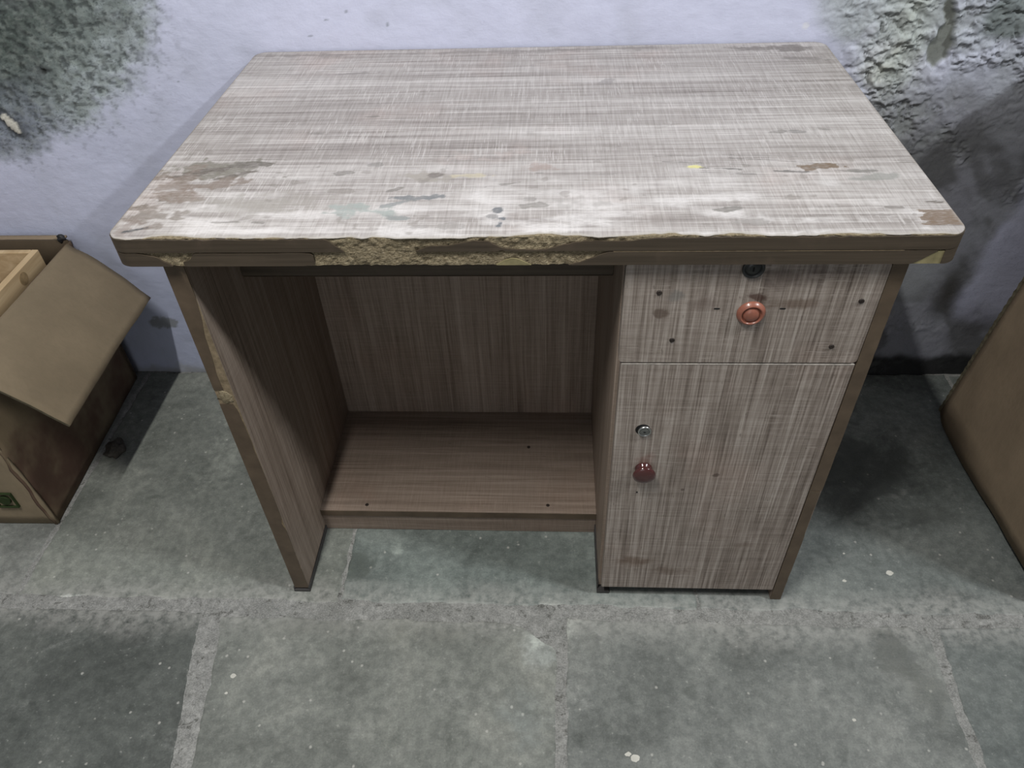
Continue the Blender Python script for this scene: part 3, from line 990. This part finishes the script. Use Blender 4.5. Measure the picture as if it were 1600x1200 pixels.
    blot(.60, .45, .012, .008, (.27, .25, .24), .5, 1.0, 40)
    blot(.90, .58, .09, .018, (.16, .14, .125), .65, .9, -3, .6)
    blot(.93, .53, .03, .006, (.2, .18, .165), .55, .9, -10)
    blot(.42, .59, .5, .010, (.24, .215, .2), .5, 1.0, 0, .8)
    # many small specks
    rng = np.random.RandomState(8)
    sp = fbm(X, Y, 45, 3, 55) * .7 + fbm(X * .5, Y, 90, 2, 58) * .3
    zone = .45 + .55 * sst(.33, .12, Y)
    lay(sst(.705, .745, sp) * zone * .55, (.20, .18, .16))
    # pale zone along the working edge: wear, with the brighter light painted in
    tint_k = sst(.21, .02, Y + (fr - .5) * .16) * sst(.38, .70, fbm(X * .6, Y * 2, 30, 5, 63)) * sst(1.0, .7, X + (fr - .5))
    lay(tint_k * (1 - A) * .72, (.66, .635, .622))
    # frayed rim where the sheet is broken along the front
    rim = sst(.0042, .0015, Y - jag[:, None] + (fm - .5) * .004)
    lay(rim * .8, (.36, .335, .30))
    sd = np.minimum(X, W - X)
    lay(sst(.003, .001, sd + (fm - .5) * .003) * .6, (.30, .27, .235))
    Zt = .7503 + 0 * X
    Zt -= sst(.003, .0, Y - jag[:, None]) * .0006
    V = np.stack([X, Y, Zt], -1).reshape(-1, 3)
    F = grid_faces(nx, ny)
    idx = np.arange(nx * ny).reshape(nx, ny)
    rimi = np.concatenate([idx[:, 0], idx[-1, 1:], idx[::-1, -1][1:], idx[0, ::-1][1:-1]])
    nb = len(rimi)
    Vb = V[rimi].copy(); Vb[:, 2] = .7490
    base = nx * ny
    k = np.arange(nb)
    Fs = np.stack([rimi[k], base + k, base + (k + 1) % nb, rimi[(k + 1) % nb]], -1)
    col = np.concatenate([C, A[..., None]], -1).reshape(-1, 4)
    colb = col[rimi].copy(); colb[:, :3] = (.33, .30, .26); colb[:, 3] = .9
    V = np.concatenate([V, Vb]); F = np.concatenate([F, Fs]); col = np.concatenate([col, colb])
    obj_np('laminate_sheet', V, F, TOP_W, upper, DO, col, smooth=False)


build_laminate()


def panel(name, lo, hi, mat, bevel=.0006):
    bm = bmesh.new(); add_box(bm, lo, hi, bevel)
    return P(name, bm, mat)


left_panel = panel('side_panel', (A1, FB + .001, .008), (A2, .596, ZU), PANEL_W)


def front_tape(name, parent, x0, x1, z0, z1, mat, seed, y=FB, chip=0.0, prof=None):
    n = max(4, int((z1 - z0) / .006))
    zs = np.linspace(z0, z1, n)
    j = (fbm(zs, zs * 0 + seed, 40, 4, 19) - .5) * .004
    xr = x1 - np.maximum(chip * np.maximum(fbm(zs, zs * 0 + seed + 4, 9, 3, 23) - .42, 0) * .10, 0) + np.minimum(j, 0) * .6
    if prof: xr = x0 + (x1 - x0) * np.interp(zs, [p[0] for p in prof], [p[1] for p in prof]) + np.minimum(j, 0) * .7
    bm = bmesh.new(); rows = []
    for z, xx in zip(zs, xr):
        rows.append([bm.verts.new((x0, y + .0016, z)), bm.verts.new((x0, y, z)), bm.verts.new((xx, y, z)), bm.verts.new((xx, y + .0016, z))])
    for a, b in zip(rows, rows[1:]):
        for k in range(4): bm.faces.new((a[k], b[k], b[(k + 1) % 4], a[(k + 1) % 4]))
    bm.faces.new(rows[0]); bm.faces.new(rows[-1][::-1])
    return sub(name, bm, mat, parent)


bm = bmesh.new(); add_box(bm, (A1 + .0003, FB + .0006, .009), (A2 - .0003, FB + .003, ZU - .001)); sub('core_edge', bm, CORE, left_panel)
front_tape('edge_tape', left_panel, A1, A2, .502, ZU - .001, SIDE_TAPE, 1, prof=[(.50, .55), (.53, .50), (.56, .62), (.60, .70), (.63, .9), (.66, 1), (.72, 1)])
front_tape('edge_tape', left_panel, A1, A2, .010, .476, SIDE_TAPE, 2, prof=[(0, 1), (.18, 1), (.20, .86), (.22, 1), (.40, .98), (.46, .92), (.476, .75)])


def lump(name, parent, centre, r, mat, seed, n=10):
    bm = bmesh.new()
    bmesh.ops.create_icosphere(bm, subdivisions=3, radius=1)
    for v in bm.verts:
        d = 1 + (fbm(np.array([v.co.x * 1.0 + seed]), np.array([v.co.y + v.co.z * 1.7]), 2.2, 3, 3)[0] - .5) * .9
        v.co = Vector((centre[0] + v.co.x * r[0] * d, centre[1] + v.co.y * r[1] * d, centre[2] + v.co.z * r[2] * d))
    return sub(name, bm, mat, parent, smooth=True)


lump('broken_edge', left_panel, (.0615, FB + .0015, .489), (.0115, .0025, .0125), CHIP, 4)


def shoe(name, x0, x1, y0, y1, parent, lip=.0025, h=.012):
    bm = bmesh.new()
    add_box(bm, (x0 - lip, y0 - lip, .0003), (x1 + lip, y1, .006), .0008)
    add_box(bm, (x1, y0 - lip * .6, .006), (x1 + lip * .9, y1, h), .0005)
    add_box(bm, (x0 - lip * .9, y0 - lip * .6, .006), (x0, y1, h), .0005)
    return sub(name, bm, RUBBER, parent)


shoe('plastic_shoe', A1, A2, FB, .596, left_panel)

shelf = panel('foot_shelf', (A2, .148, .044), (C1, .417, .060), SHELF_W)
bm = bmesh.new(); add_box(bm, (A2, .1468, .0445), (C1, .1482, .0597), .0003); sub('edge_tape', bm, SIDE_TAPE, shelf)
for (x, y) in ((.1631, .1623), (.5099, .1665), (.4696, .3157)):
    bm = bmesh.new(); lathe(bm, [(.0036, 0), (.0034, .0006), (.0018, .0007)], (x, y, .0598), 'z', 14); sub('screw', bm, SCREW, shelf)
panel('toe_board', (A2, .1495, .0006), (C1, .165, .044), SHELF_W)
panel('back_panel', (A2, .417, .044), (C1, .433, ZU), PANEL_W)
apron = panel('apron_rail', (A2, .146, .598), (C1, .162, ZU), TAPE)  # dark tape brown puts the shade under the top into its colour
bm = bmesh.new(); add_box(bm, (A2 + .001, .1452, .5972), (C1 - .001, .1628, .5982), .0003); sub('edge_tape', bm, SIDE_TAPE, apron)

# cupboard carcass
cl = panel('cupboard_side', (C1, .0290, .008), (C1 + .018, .596, ZU), PANEL_W)
bm = bmesh.new()
add_box(bm, (C1 - .0022, FB + .006, .0003), (C1 + .020, .596, .0065), .0006)
add_box(bm, (C1 - .0022, FB + .012, .0065), (C1, .596, .026), .0005)
sub('plastic_shoe', bm, RUBBER, cl)
cr = panel('cupboard_side', (C2 - .018, FB + .001, .0012), (C2, .596, ZU), PANEL_W)
front_tape('edge_tape', cr, C2 - .018, C2, .0018, .300, SIDE_TAPE, 5, chip=.1)
front_tape('edge_tape', cr, C2 - .018, C2, .3015, ZU - .001, SIDE_TAPE, 6, chip=.0)
panel('cupboard_floor', (C1 + .018, .030, .032), (C2 - .018, .585, .048), PANEL_W)
panel('cupboard_back', (C1 + .018, .585, .032), (C2 - .018, .5955, ZU), PANEL_W)

# door and drawer front overlap the left side, sit beside the right side
DX0, DX1 = C1 + .0012, C2 - .0192
dm = bmesh.new(); add_box(dm, (DX0 + .0035, FB, .0305), (DX1, .0280, .5535), .0012, 2)
door = P('cupboard_door', dm, DOOR_W)


def rounded_front(x0, x1, z0, z1, y0, y1, r):
    pts = []
    for (cx, cz, a0) in ((x1 - r, z1 - r, 0), (x0 + r, z1 - r, 90), (x0 + r, z0 + r, 180), (x1 - r, z0 + r, 270)):
        for k in range(6):
            a = math.radians(a0 + 18 * k)
            pts.append((cx + r * math.cos(a), y0, cz + r * math.sin(a)))
    b = bmesh.new(); prism(b, pts, (0, y1 - y0, 0))
    return b


drawer = P('drawer_front', rounded_front(DX0, DX1 + .0002, .5565, .7085, FB - .0006, .0276, .006), DOOR_W)
# pale worn arris along the top of the door
bm = bmesh.new(); add_box(bm, (DX0 + .004, FB - .0003, .5518), (DX1 - .001, FB + .004, .5539), .0004); sub('worn_edge', bm, LIP, door)


def knob_domed(parent, x, z):
    y = FB
    bm = bmesh.new()
    lathe(bm, [(.0172, -.0005), (.0174, .0016), (.0166, .0032), (.0150, .0052), (.0136, .0066), (.0128, .0068), (.0120, .0060), (.0112, .0040), (.0108, .0032),
               (.0104, .0036), (.0094, .0052), (.0076, .0066), (.0046, .0075), (.0010, .0078)], (x, y, z), '-y', 40)
    return sub('knob', bm, COPPER, parent, smooth=True)


def knob_mushroom(parent, x, z):
    y = FB
    bm = bmesh.new()
    lathe(bm, [(.0130, -.0005), (.0126, .002), (.0105, .004), (.0100, .006), (.0125, .0085), (.0158, .0110), (.0168, .0128), (.0163, .0146), (.0135, .0160), (.0070, .0167), (.0008, .0168)],
          (x, y, z), '-y', 40)
    return sub('knob', bm, KNOBRED, parent, smooth=True, label='glossy red-brown mushroom knob')


knob_domed(drawer, .7566, .6360).__setitem__('label', 'coppery knob with raised rim and domed centre')
knob_mushroom(door, .6520, .3480)


def ring_lock(parent, x, z, r, mat, name='lock', hole=None):
    bm = bmesh.new()
    y = FB - .0004
    lathe(bm, [(r, -.004), (r, .0022), (r * .93, .0032), (r * .80, .0030), (r * .74, .0012), (r * .70, .0010), (r * .66, .0022), (r * .30, .0024), (r * .05, .0024)], (x, y, z), '-y', 32)
    o = sub(name, bm, mat, parent, smooth=True)
    return o


ring_lock(drawer, .7480, .7005, .0130, BLACKM)
bm = bmesh.new(); lathe(bm, [(.0104, -.002), (.0104, .0002), (.0005, .0003)], (.6442, FB - .0002, .4308), '-y', 24)
sub('lock_hole', bm, DARKHOLE, door)
ring_lock(door, .6466, .4292, .0094, CHROME)
bm = bmesh.new(); lathe(bm, [(.0064, .0), (.0064, .0030), (.0002, .0031)], (.6466, FB - .0004, .4292), '-y', 24); sub('lock_face', bm, STEELD, door)
bm = bmesh.new(); add_box(bm, (.6450, FB - .0042, .4286), (.6482, FB - .0034, .4297)); sub('keyhole', bm, DARKHOLE, door)
bm = bmesh.new(); add_box(bm, (.7472, FB - .0034, .6975), (.7488, FB - .0028, .7030)); sub('keyhole', bm, DARKHOLE, drawer)
for (x, z) in ((.6436, .6663), (.8827, .6537), (.6667, .5936), (.8653, .5836)):
    bm = bmesh.new(); lathe(bm, [(.0034, -.001), (.0034, .0010), (.0024, .0016), (.0012, .0012), (.0002, .0011)], (x, FB - .0005, z), '-y', 14)
    sub('screw', bm, SCREW, drawer, smooth=True)
for (x, z) in ((.7933, .6425), (.715, .6425)):
    bm = bmesh.new(); add_box(bm, (x - .0035, FB - .0010, z - .0010), (x + .0035, FB + .001, z + .0010), .0003); sub('screw_slot', bm, DARKHOLE, drawer)
bm = bmesh.new(); lathe(bm, [(.0014, -.001), (.0014, .0004), (.0002, .0004)], (.6468, FB - .0002, .2935), '-y', 10); sub('nail_hole', bm, DARKHOLE, door)


# ------------------------------------------------------------------ open carton, left
LO = (-.68, .365, 0)
carton = thing('cardboard_carton', LO, 'open cardboard carton with drooping flap on the floor left of the desk', 'carton')


def sheet(name, fn, nu, nv, th, mat, parent, origin, label=None, edge_mat=None, smooth=True):
    """curved board: fn(u,v) -> (point, normal); both in 0..1"""
    u = np.linspace(0, 1, nu); v = np.linspace(0, 1, nv)
    bm = bmesh.new()
    top = []; bot = []
    for a in u:
        rt = []; rb = []
        for b in v:
            p, n = fn(a, b)
            p = Vector(p); n = Vector(n).normalized()
            rt.append(bm.verts.new(p)); rb.append(bm.verts.new(p - n * th))
        top.append(rt); bot.append(rb)
    for i in range(nu - 1):
        for j in range(nv - 1):
            bm.faces.new((top[i][j], top[i + 1][j], top[i + 1][j + 1], top[i][j + 1]))
            bm.faces.new((bot[i][j], bot[i][j + 1], bot[i + 1][j + 1], bot[i + 1][j]))
    edge = []
    for i in range(nu - 1):
        edge.append(bm.faces.new((top[i][0], bot[i][0], bot[i + 1][0], top[i + 1][0])))
        edge.append(bm.faces.new((top[i][-1], top[i + 1][-1], bot[i + 1][-1], bot[i][-1])))
    for j in range(nv - 1):
        edge.append(bm.faces.new((top[0][j], top[0][j + 1], bot[0][j + 1], bot[0][j])))
        edge.append(bm.faces.new((top[-1][j], bot[-1][j], bot[-1][j + 1], top[-1][j + 1])))
    mats = [mat]
    if edge_mat:
        mats = [mat, edge_mat]
        for f in edge: f.material_index = 1
    o = obj_bm(name, bm, mats, parent, origin, label=label)
    me = o.data
    for p in me.polygons: p.use_smooth = p.material_index == 0
    return o


def nz(x, y, s): return fbm(np.array([x]), np.array([y]), 1.0, 3, s)[0] - .5


LX0, LX1, LY0, LY1, LH = -.90, -.469, .1485, .588, .386
ITOP = -.489                                          # the right side leans in towards the top


def right_side(u, v):
    # u along y, v up; crumpled along the front corner
    y = LY0 + u * (LY1 - LY0)
    z = .002 + v * (LH - .002)
    x = LX1 - .022 * u * (1 - v) + (ITOP - LX1) * v
    x += nz(u * 6, v * 7, 2) * .010 * (.3 + math.exp(-u * 9))
    if u == 0: x += nz(v * 14, 1, 5) * .010 - .004 * (1 - v)
    return (x, y, z), (1, 0, .1)


sheet('side_panel', right_side, 26, 20, .005, CARD_R, carton, LO)


def front_side(u, v):
    x = LX0 + u * (LX1 - LX0)
    z = .002 + v * (LH - .012)
    xt = x + (ITOP - LX1) * v * u
    y = LY0 + nz(u * 5, v * 5, 3) * .006 + .0015
    return (xt, y, z), (0, -1, 0)


sheet('side_panel', front_side, 20, 16, .005, CARD, carton, LO)
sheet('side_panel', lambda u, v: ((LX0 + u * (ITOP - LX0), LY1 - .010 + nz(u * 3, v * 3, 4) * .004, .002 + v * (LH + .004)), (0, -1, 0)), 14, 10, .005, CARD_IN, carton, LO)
sheet('side_panel', lambda u, v: ((LX0, LY0 + u * (LY1 - LY0 - .01), .002 + v * (LH - .002)), (-1, 0, 0)), 8, 8, .005, CARD, carton, LO)
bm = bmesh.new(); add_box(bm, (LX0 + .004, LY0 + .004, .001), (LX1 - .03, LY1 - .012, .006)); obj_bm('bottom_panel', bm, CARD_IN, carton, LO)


def right_flap(u, v):
    # u along y (front to back), v from hinge outwards
    y0 = LY0 + .020 + (LY1 - .035 - LY0) * u
    yo = .182 + (.556 - .182) * u
    y = y0 + (yo - y0) * v
    xo = -.350 + .002 * u; zo = .248 + .008 * u
    t = v
    x = ITOP + (xo - ITOP) * t
    z = LH + .003 + (zo - LH) * t + .016 * math.sin(PI * min(1, t * 1.0)) * (1 - .35 * t)
    z += nz(u * 3.2, v * 2.6, 7) * .010 + .004 * math.sin(u * 3.0) * t
    return (x, y, z), (.7, 0, .7)


sheet('flap', right_flap, 26, 16, .005, CARD, carton, LO, edge_mat=CARD_E)
sheet('flap', lambda u, v: ((LX0 + .01 + u * (ITOP - LX0 - .02), LY1 - .006 + .016 * v, LH + .005 + .002 * v), (0, -.3, .9)), 8, 4, .004, CARD_D, carton, LO)
# printed green dot in a square on the front
zc0, xc0 = .0775, -.5415
bm = bmesh.new()
yv = LY0 - .0035
o2 = .0205; w2 = .0022
for lo, hi in (((xc0 - o2, zc0 - o2), (xc0 + o2, zc0 - o2 + w2)), ((xc0 - o2, zc0 + o2 - w2), (xc0 + o2, zc0 + o2)),
               ((xc0 - o2, zc0 - o2 + w2), (xc0 - o2 + w2, zc0 + o2 - w2)), ((xc0 + o2 - w2, zc0 - o2 + w2), (xc0 + o2, zc0 + o2 - w2))):
    add_box(bm, (lo[0], yv, lo[1]), (hi[0], yv + .0050, hi[1]))
obj_bm('printed_square', bm, GREENINK, carton, LO)
bm = bmesh.new(); lathe(bm, [(.0115, -.004), (.0115, .0003), (.0002, .0003)], (xc0, yv + .0003, zc0), '-y', 24)
obj_bm('printed_dot', bm, GREENINK, carton, LO)

# pale wooden crate inside
CO = (-.66, .37, .008)
crate = thing('wooden_crate', CO, 'pale pine crate standing inside the open carton left of the desk', 'crate')
CX1, CZ1 = -.533, .392


def crate_board(pts, vec):
    bm = bmesh.new(); prism(bm, pts, vec)
    bmesh.ops.bevel(bm, geom=list(bm.edges), offset=.0012, segments=1, affect='EDGES')
    return obj_bm('crate_board', bm, PINE, crate, CO)


crate_board([(CX1, .185, .02), (CX1, .545, .02), (CX1, .545, CZ1), (CX1, .185, CZ1)], (-.014, 0, 0))
crate_board([(CX1 - .0145, .545, .02), (-.87, .545, .02), (-.87, .545, CZ1 - .002), (CX1 - .0145, .545, CZ1)], (0, -.012, 0))
crate_board([(CX1 - .0145, .185, .02), (-.87, .185, .02), (-.87, .185, CZ1 - .004), (CX1 - .0145, .185, CZ1)], (0, .012, 0))
crate_board([(-.885, .185, .02), (-.885, .545, .02), (-.885, .545, CZ1 - .004), (-.885, .185, CZ1 - .004)], (.014, 0, 0))
crate_board([(CX1, .185, .0085), (CX1, .545, .0085), (-.885, .545, .0085), (-.885, .185, .0085)], (0, 0, .011))
bm = bmesh.new()
lathe(bm, [(.013, -.001), (.013, .0003), (.0006, .0004)], (0, 0, 0), '-y', 20)
bmesh.ops.rotate(bm, verts=bm.verts, matrix=Matrix.Rotation(PI / 2, 3, 'Z'))
bmesh.ops.translate(bm, verts=bm.verts, vec=(CX1 + .0002, .470, .372))
obj_bm('wood_knot', bm, simple('knot', (.27, .19, .10), .7, .2, .3, 80), crate, CO)


# glossy wrapped slabs lying in the crate
def packet(lo, hi, seed, name, label):
    c = [(lo[i] + hi[i]) / 2 for i in range(3)]
    bm = bmesh.new()
    bmesh.ops.create_cube(bm, size=1)
    bmesh.ops.subdivide_edges(bm, edges=list(bm.edges), cuts=9, use_grid_fill=True)
    for v in bm.verts:
        n = Vector((v.co.x, v.co.y, v.co.z))
        p = Vector([lo[i] + (v.co[i] + .5) * (hi[i] - lo[i]) for i in range(3)])
        k = (fbm(np.array([p.x * 28 + seed]), np.array([p.y * 28 + p.z * 40]), 1, 3, 5)[0] - .5) * .010
        top = 1 if v.co.z > -.49 else 0
        p = p + n * k * 1.6 * top
        v.co = p
    o = obj_bm(name, bm, WRAP, None, c, smooth=True, label=label, cat='packet')
    o.location = c
    return o


packet((-.800, .395, .0205), (-.562, .465, .358), 4, 'wrapped_packet', 'glossy copper-orange wrapped packet standing inside the pine crate')

# black scrap caught on the back right corner of the carton
bm = bmesh.new()
bmesh.ops.create_icosphere(bm, subdivisions=3, radius=1)
for v in bm.verts:
    k = 1 + nz(v.co.x * 1.6 + 4, v.co.y * 1.6 + v.co.z * 2.1, 9) * .9
    v.co = Vector((v.co.x * .0085 * k, v.co.y * .006 * k, v.co.z * .0095 * k))
o = obj_bm('rubber_scrap', bm, BLACKRUB, None, smooth=True, label='small black rubber scrap on the back rim of the open carton', cat='scrap')
o.location = (-.5005, .580, .3955)

bm = bmesh.new()
bmesh.ops.create_icosphere(bm, subdivisions=3, radius=1)
for v in bm.verts:
    k = 1 + nz(v.co.x * 1.9 + 1, v.co.y * 1.9 + v.co.z * 1.3, 19) * 1.1
    v.co = Vector((v.co.x * .020 * k, v.co.y * .026 * k, max(-.0072, v.co.z * .012 * k)))
o = obj_bm('dirt_clump', bm, simple('dark_dirt', (.075, .068, .058), .95, .1, .4, 120, bump=.8, bscale=220), None, smooth=True, label='small dark dirt clump on the floor in the shade of the open carton', cat='dirt')
o.location = (-.438, .350, .0074)

# ------------------------------------------------------------------ big carton, right
RO = (1.62, .25, 0)
big = thing('cardboard_carton', RO, 'large plain brown cardboard carton standing on the floor right of the desk', 'carton')
BX0, BX1, BY0, BY1, BH = 1.392, 1.95, .012, .45, .86


def bside(fn, mat=CARD_D, name='side_panel', nu=10, nv=10, **kw):
    return sheet(name, fn, nu, nv, .006, mat, big, RO, **kw)


bside(lambda u, v: ((BX0, BY0 + u * (BY1 - BY0), .002 + v * (BH - .002)), (-1, 0, 0)))
bside(lambda u, v: ((BX1, BY0 + u * (BY1 - BY0), .002 + v * (BH - .002)), (1, 0, 0)))
bside(lambda u, v: ((BX0 + .001 + u * (BX1 - BX0 - .002), BY0, .002 + v * (BH - .002)), (0, -1, 0)))
bside(lambda u, v: ((BX0 + .001 + u * (BX1 - BX0 - .002), BY1, .002 + v * (BH - .002)), (0, 1, 0)))
bside(lambda u, v: ((BX0 + u * (BX1 - BX0), BY0 + v * (BY1 - BY0), BH - .0005), (0, 0, 1)), name='top_panel')


# outer flap hanging over the left side, bowed, with a rounded lower back corner
def outer(u, v):
    # u front to back, v bottom to top
    yb = .466 - .094 * v * 1.0
    yb = .4665 - .0965 * v * (BH / .40) * .42
    y = .006 + (yb - .006) * u
    zlow = .022 - .016 * u
    z0 = zlow + .0
    # round the back lower corner
    r = .030
    z = z0 + (BH + .004 - z0) * v
    if u > .9:
        k = (u - .9) / .1
        z = z + (1 - v) ** 6 * .016 * k ** 3
    x = 1.3585 + .030 * v * v + nz(u * 3, v * 4, 6) * .010 - .004 * math.sin(PI * u) * (1 - v)
    return (x, y, z), (-1, 0, 0)


outer_o = bside(outer, name='flap', nu=30, nv=30)
bside(lambda u, v: ((BX0 + .20 * v + u * (BX1 - BX0 - .20 * v), BY1 - .004 - .03 * v, BH + .005 + .22 * v), (0, 1, 0)), name='flap')  # unseen raised flap, added and slanted to cast a shadow on the wall
# corrugated raw edge up the back of the flap
bm = bmesh.new()
prev = None
n = 90
for i in range(n + 1):
    v = i / n
    p, _ = outer(1.0, v)
    s = .0020 if i % 2 else -.0014
    ring = [bm.verts.new((p[0] - .0012 + s * .3, p[1] - .0005, p[2])), bm.verts.new((p[0] - .0010 + s * .3, p[1] + .0066 + s, p[2])),
            bm.verts.new((p[0] + .0062 + s * .3, p[1] + .0066 + s, p[2])), bm.verts.new((p[0] + .0062, p[1] - .0005, p[2]))]
    if prev:
        for k in range(4): bm.faces.new((prev[k], ring[k], ring[(k + 1) % 4], prev[(k + 1) % 4]))
    else: bm.faces.new(ring)
    prev = ring
bm.faces.new(prev[::-1])
obj_bm('corrugated_edge', bm, CARD_E, big, RO)
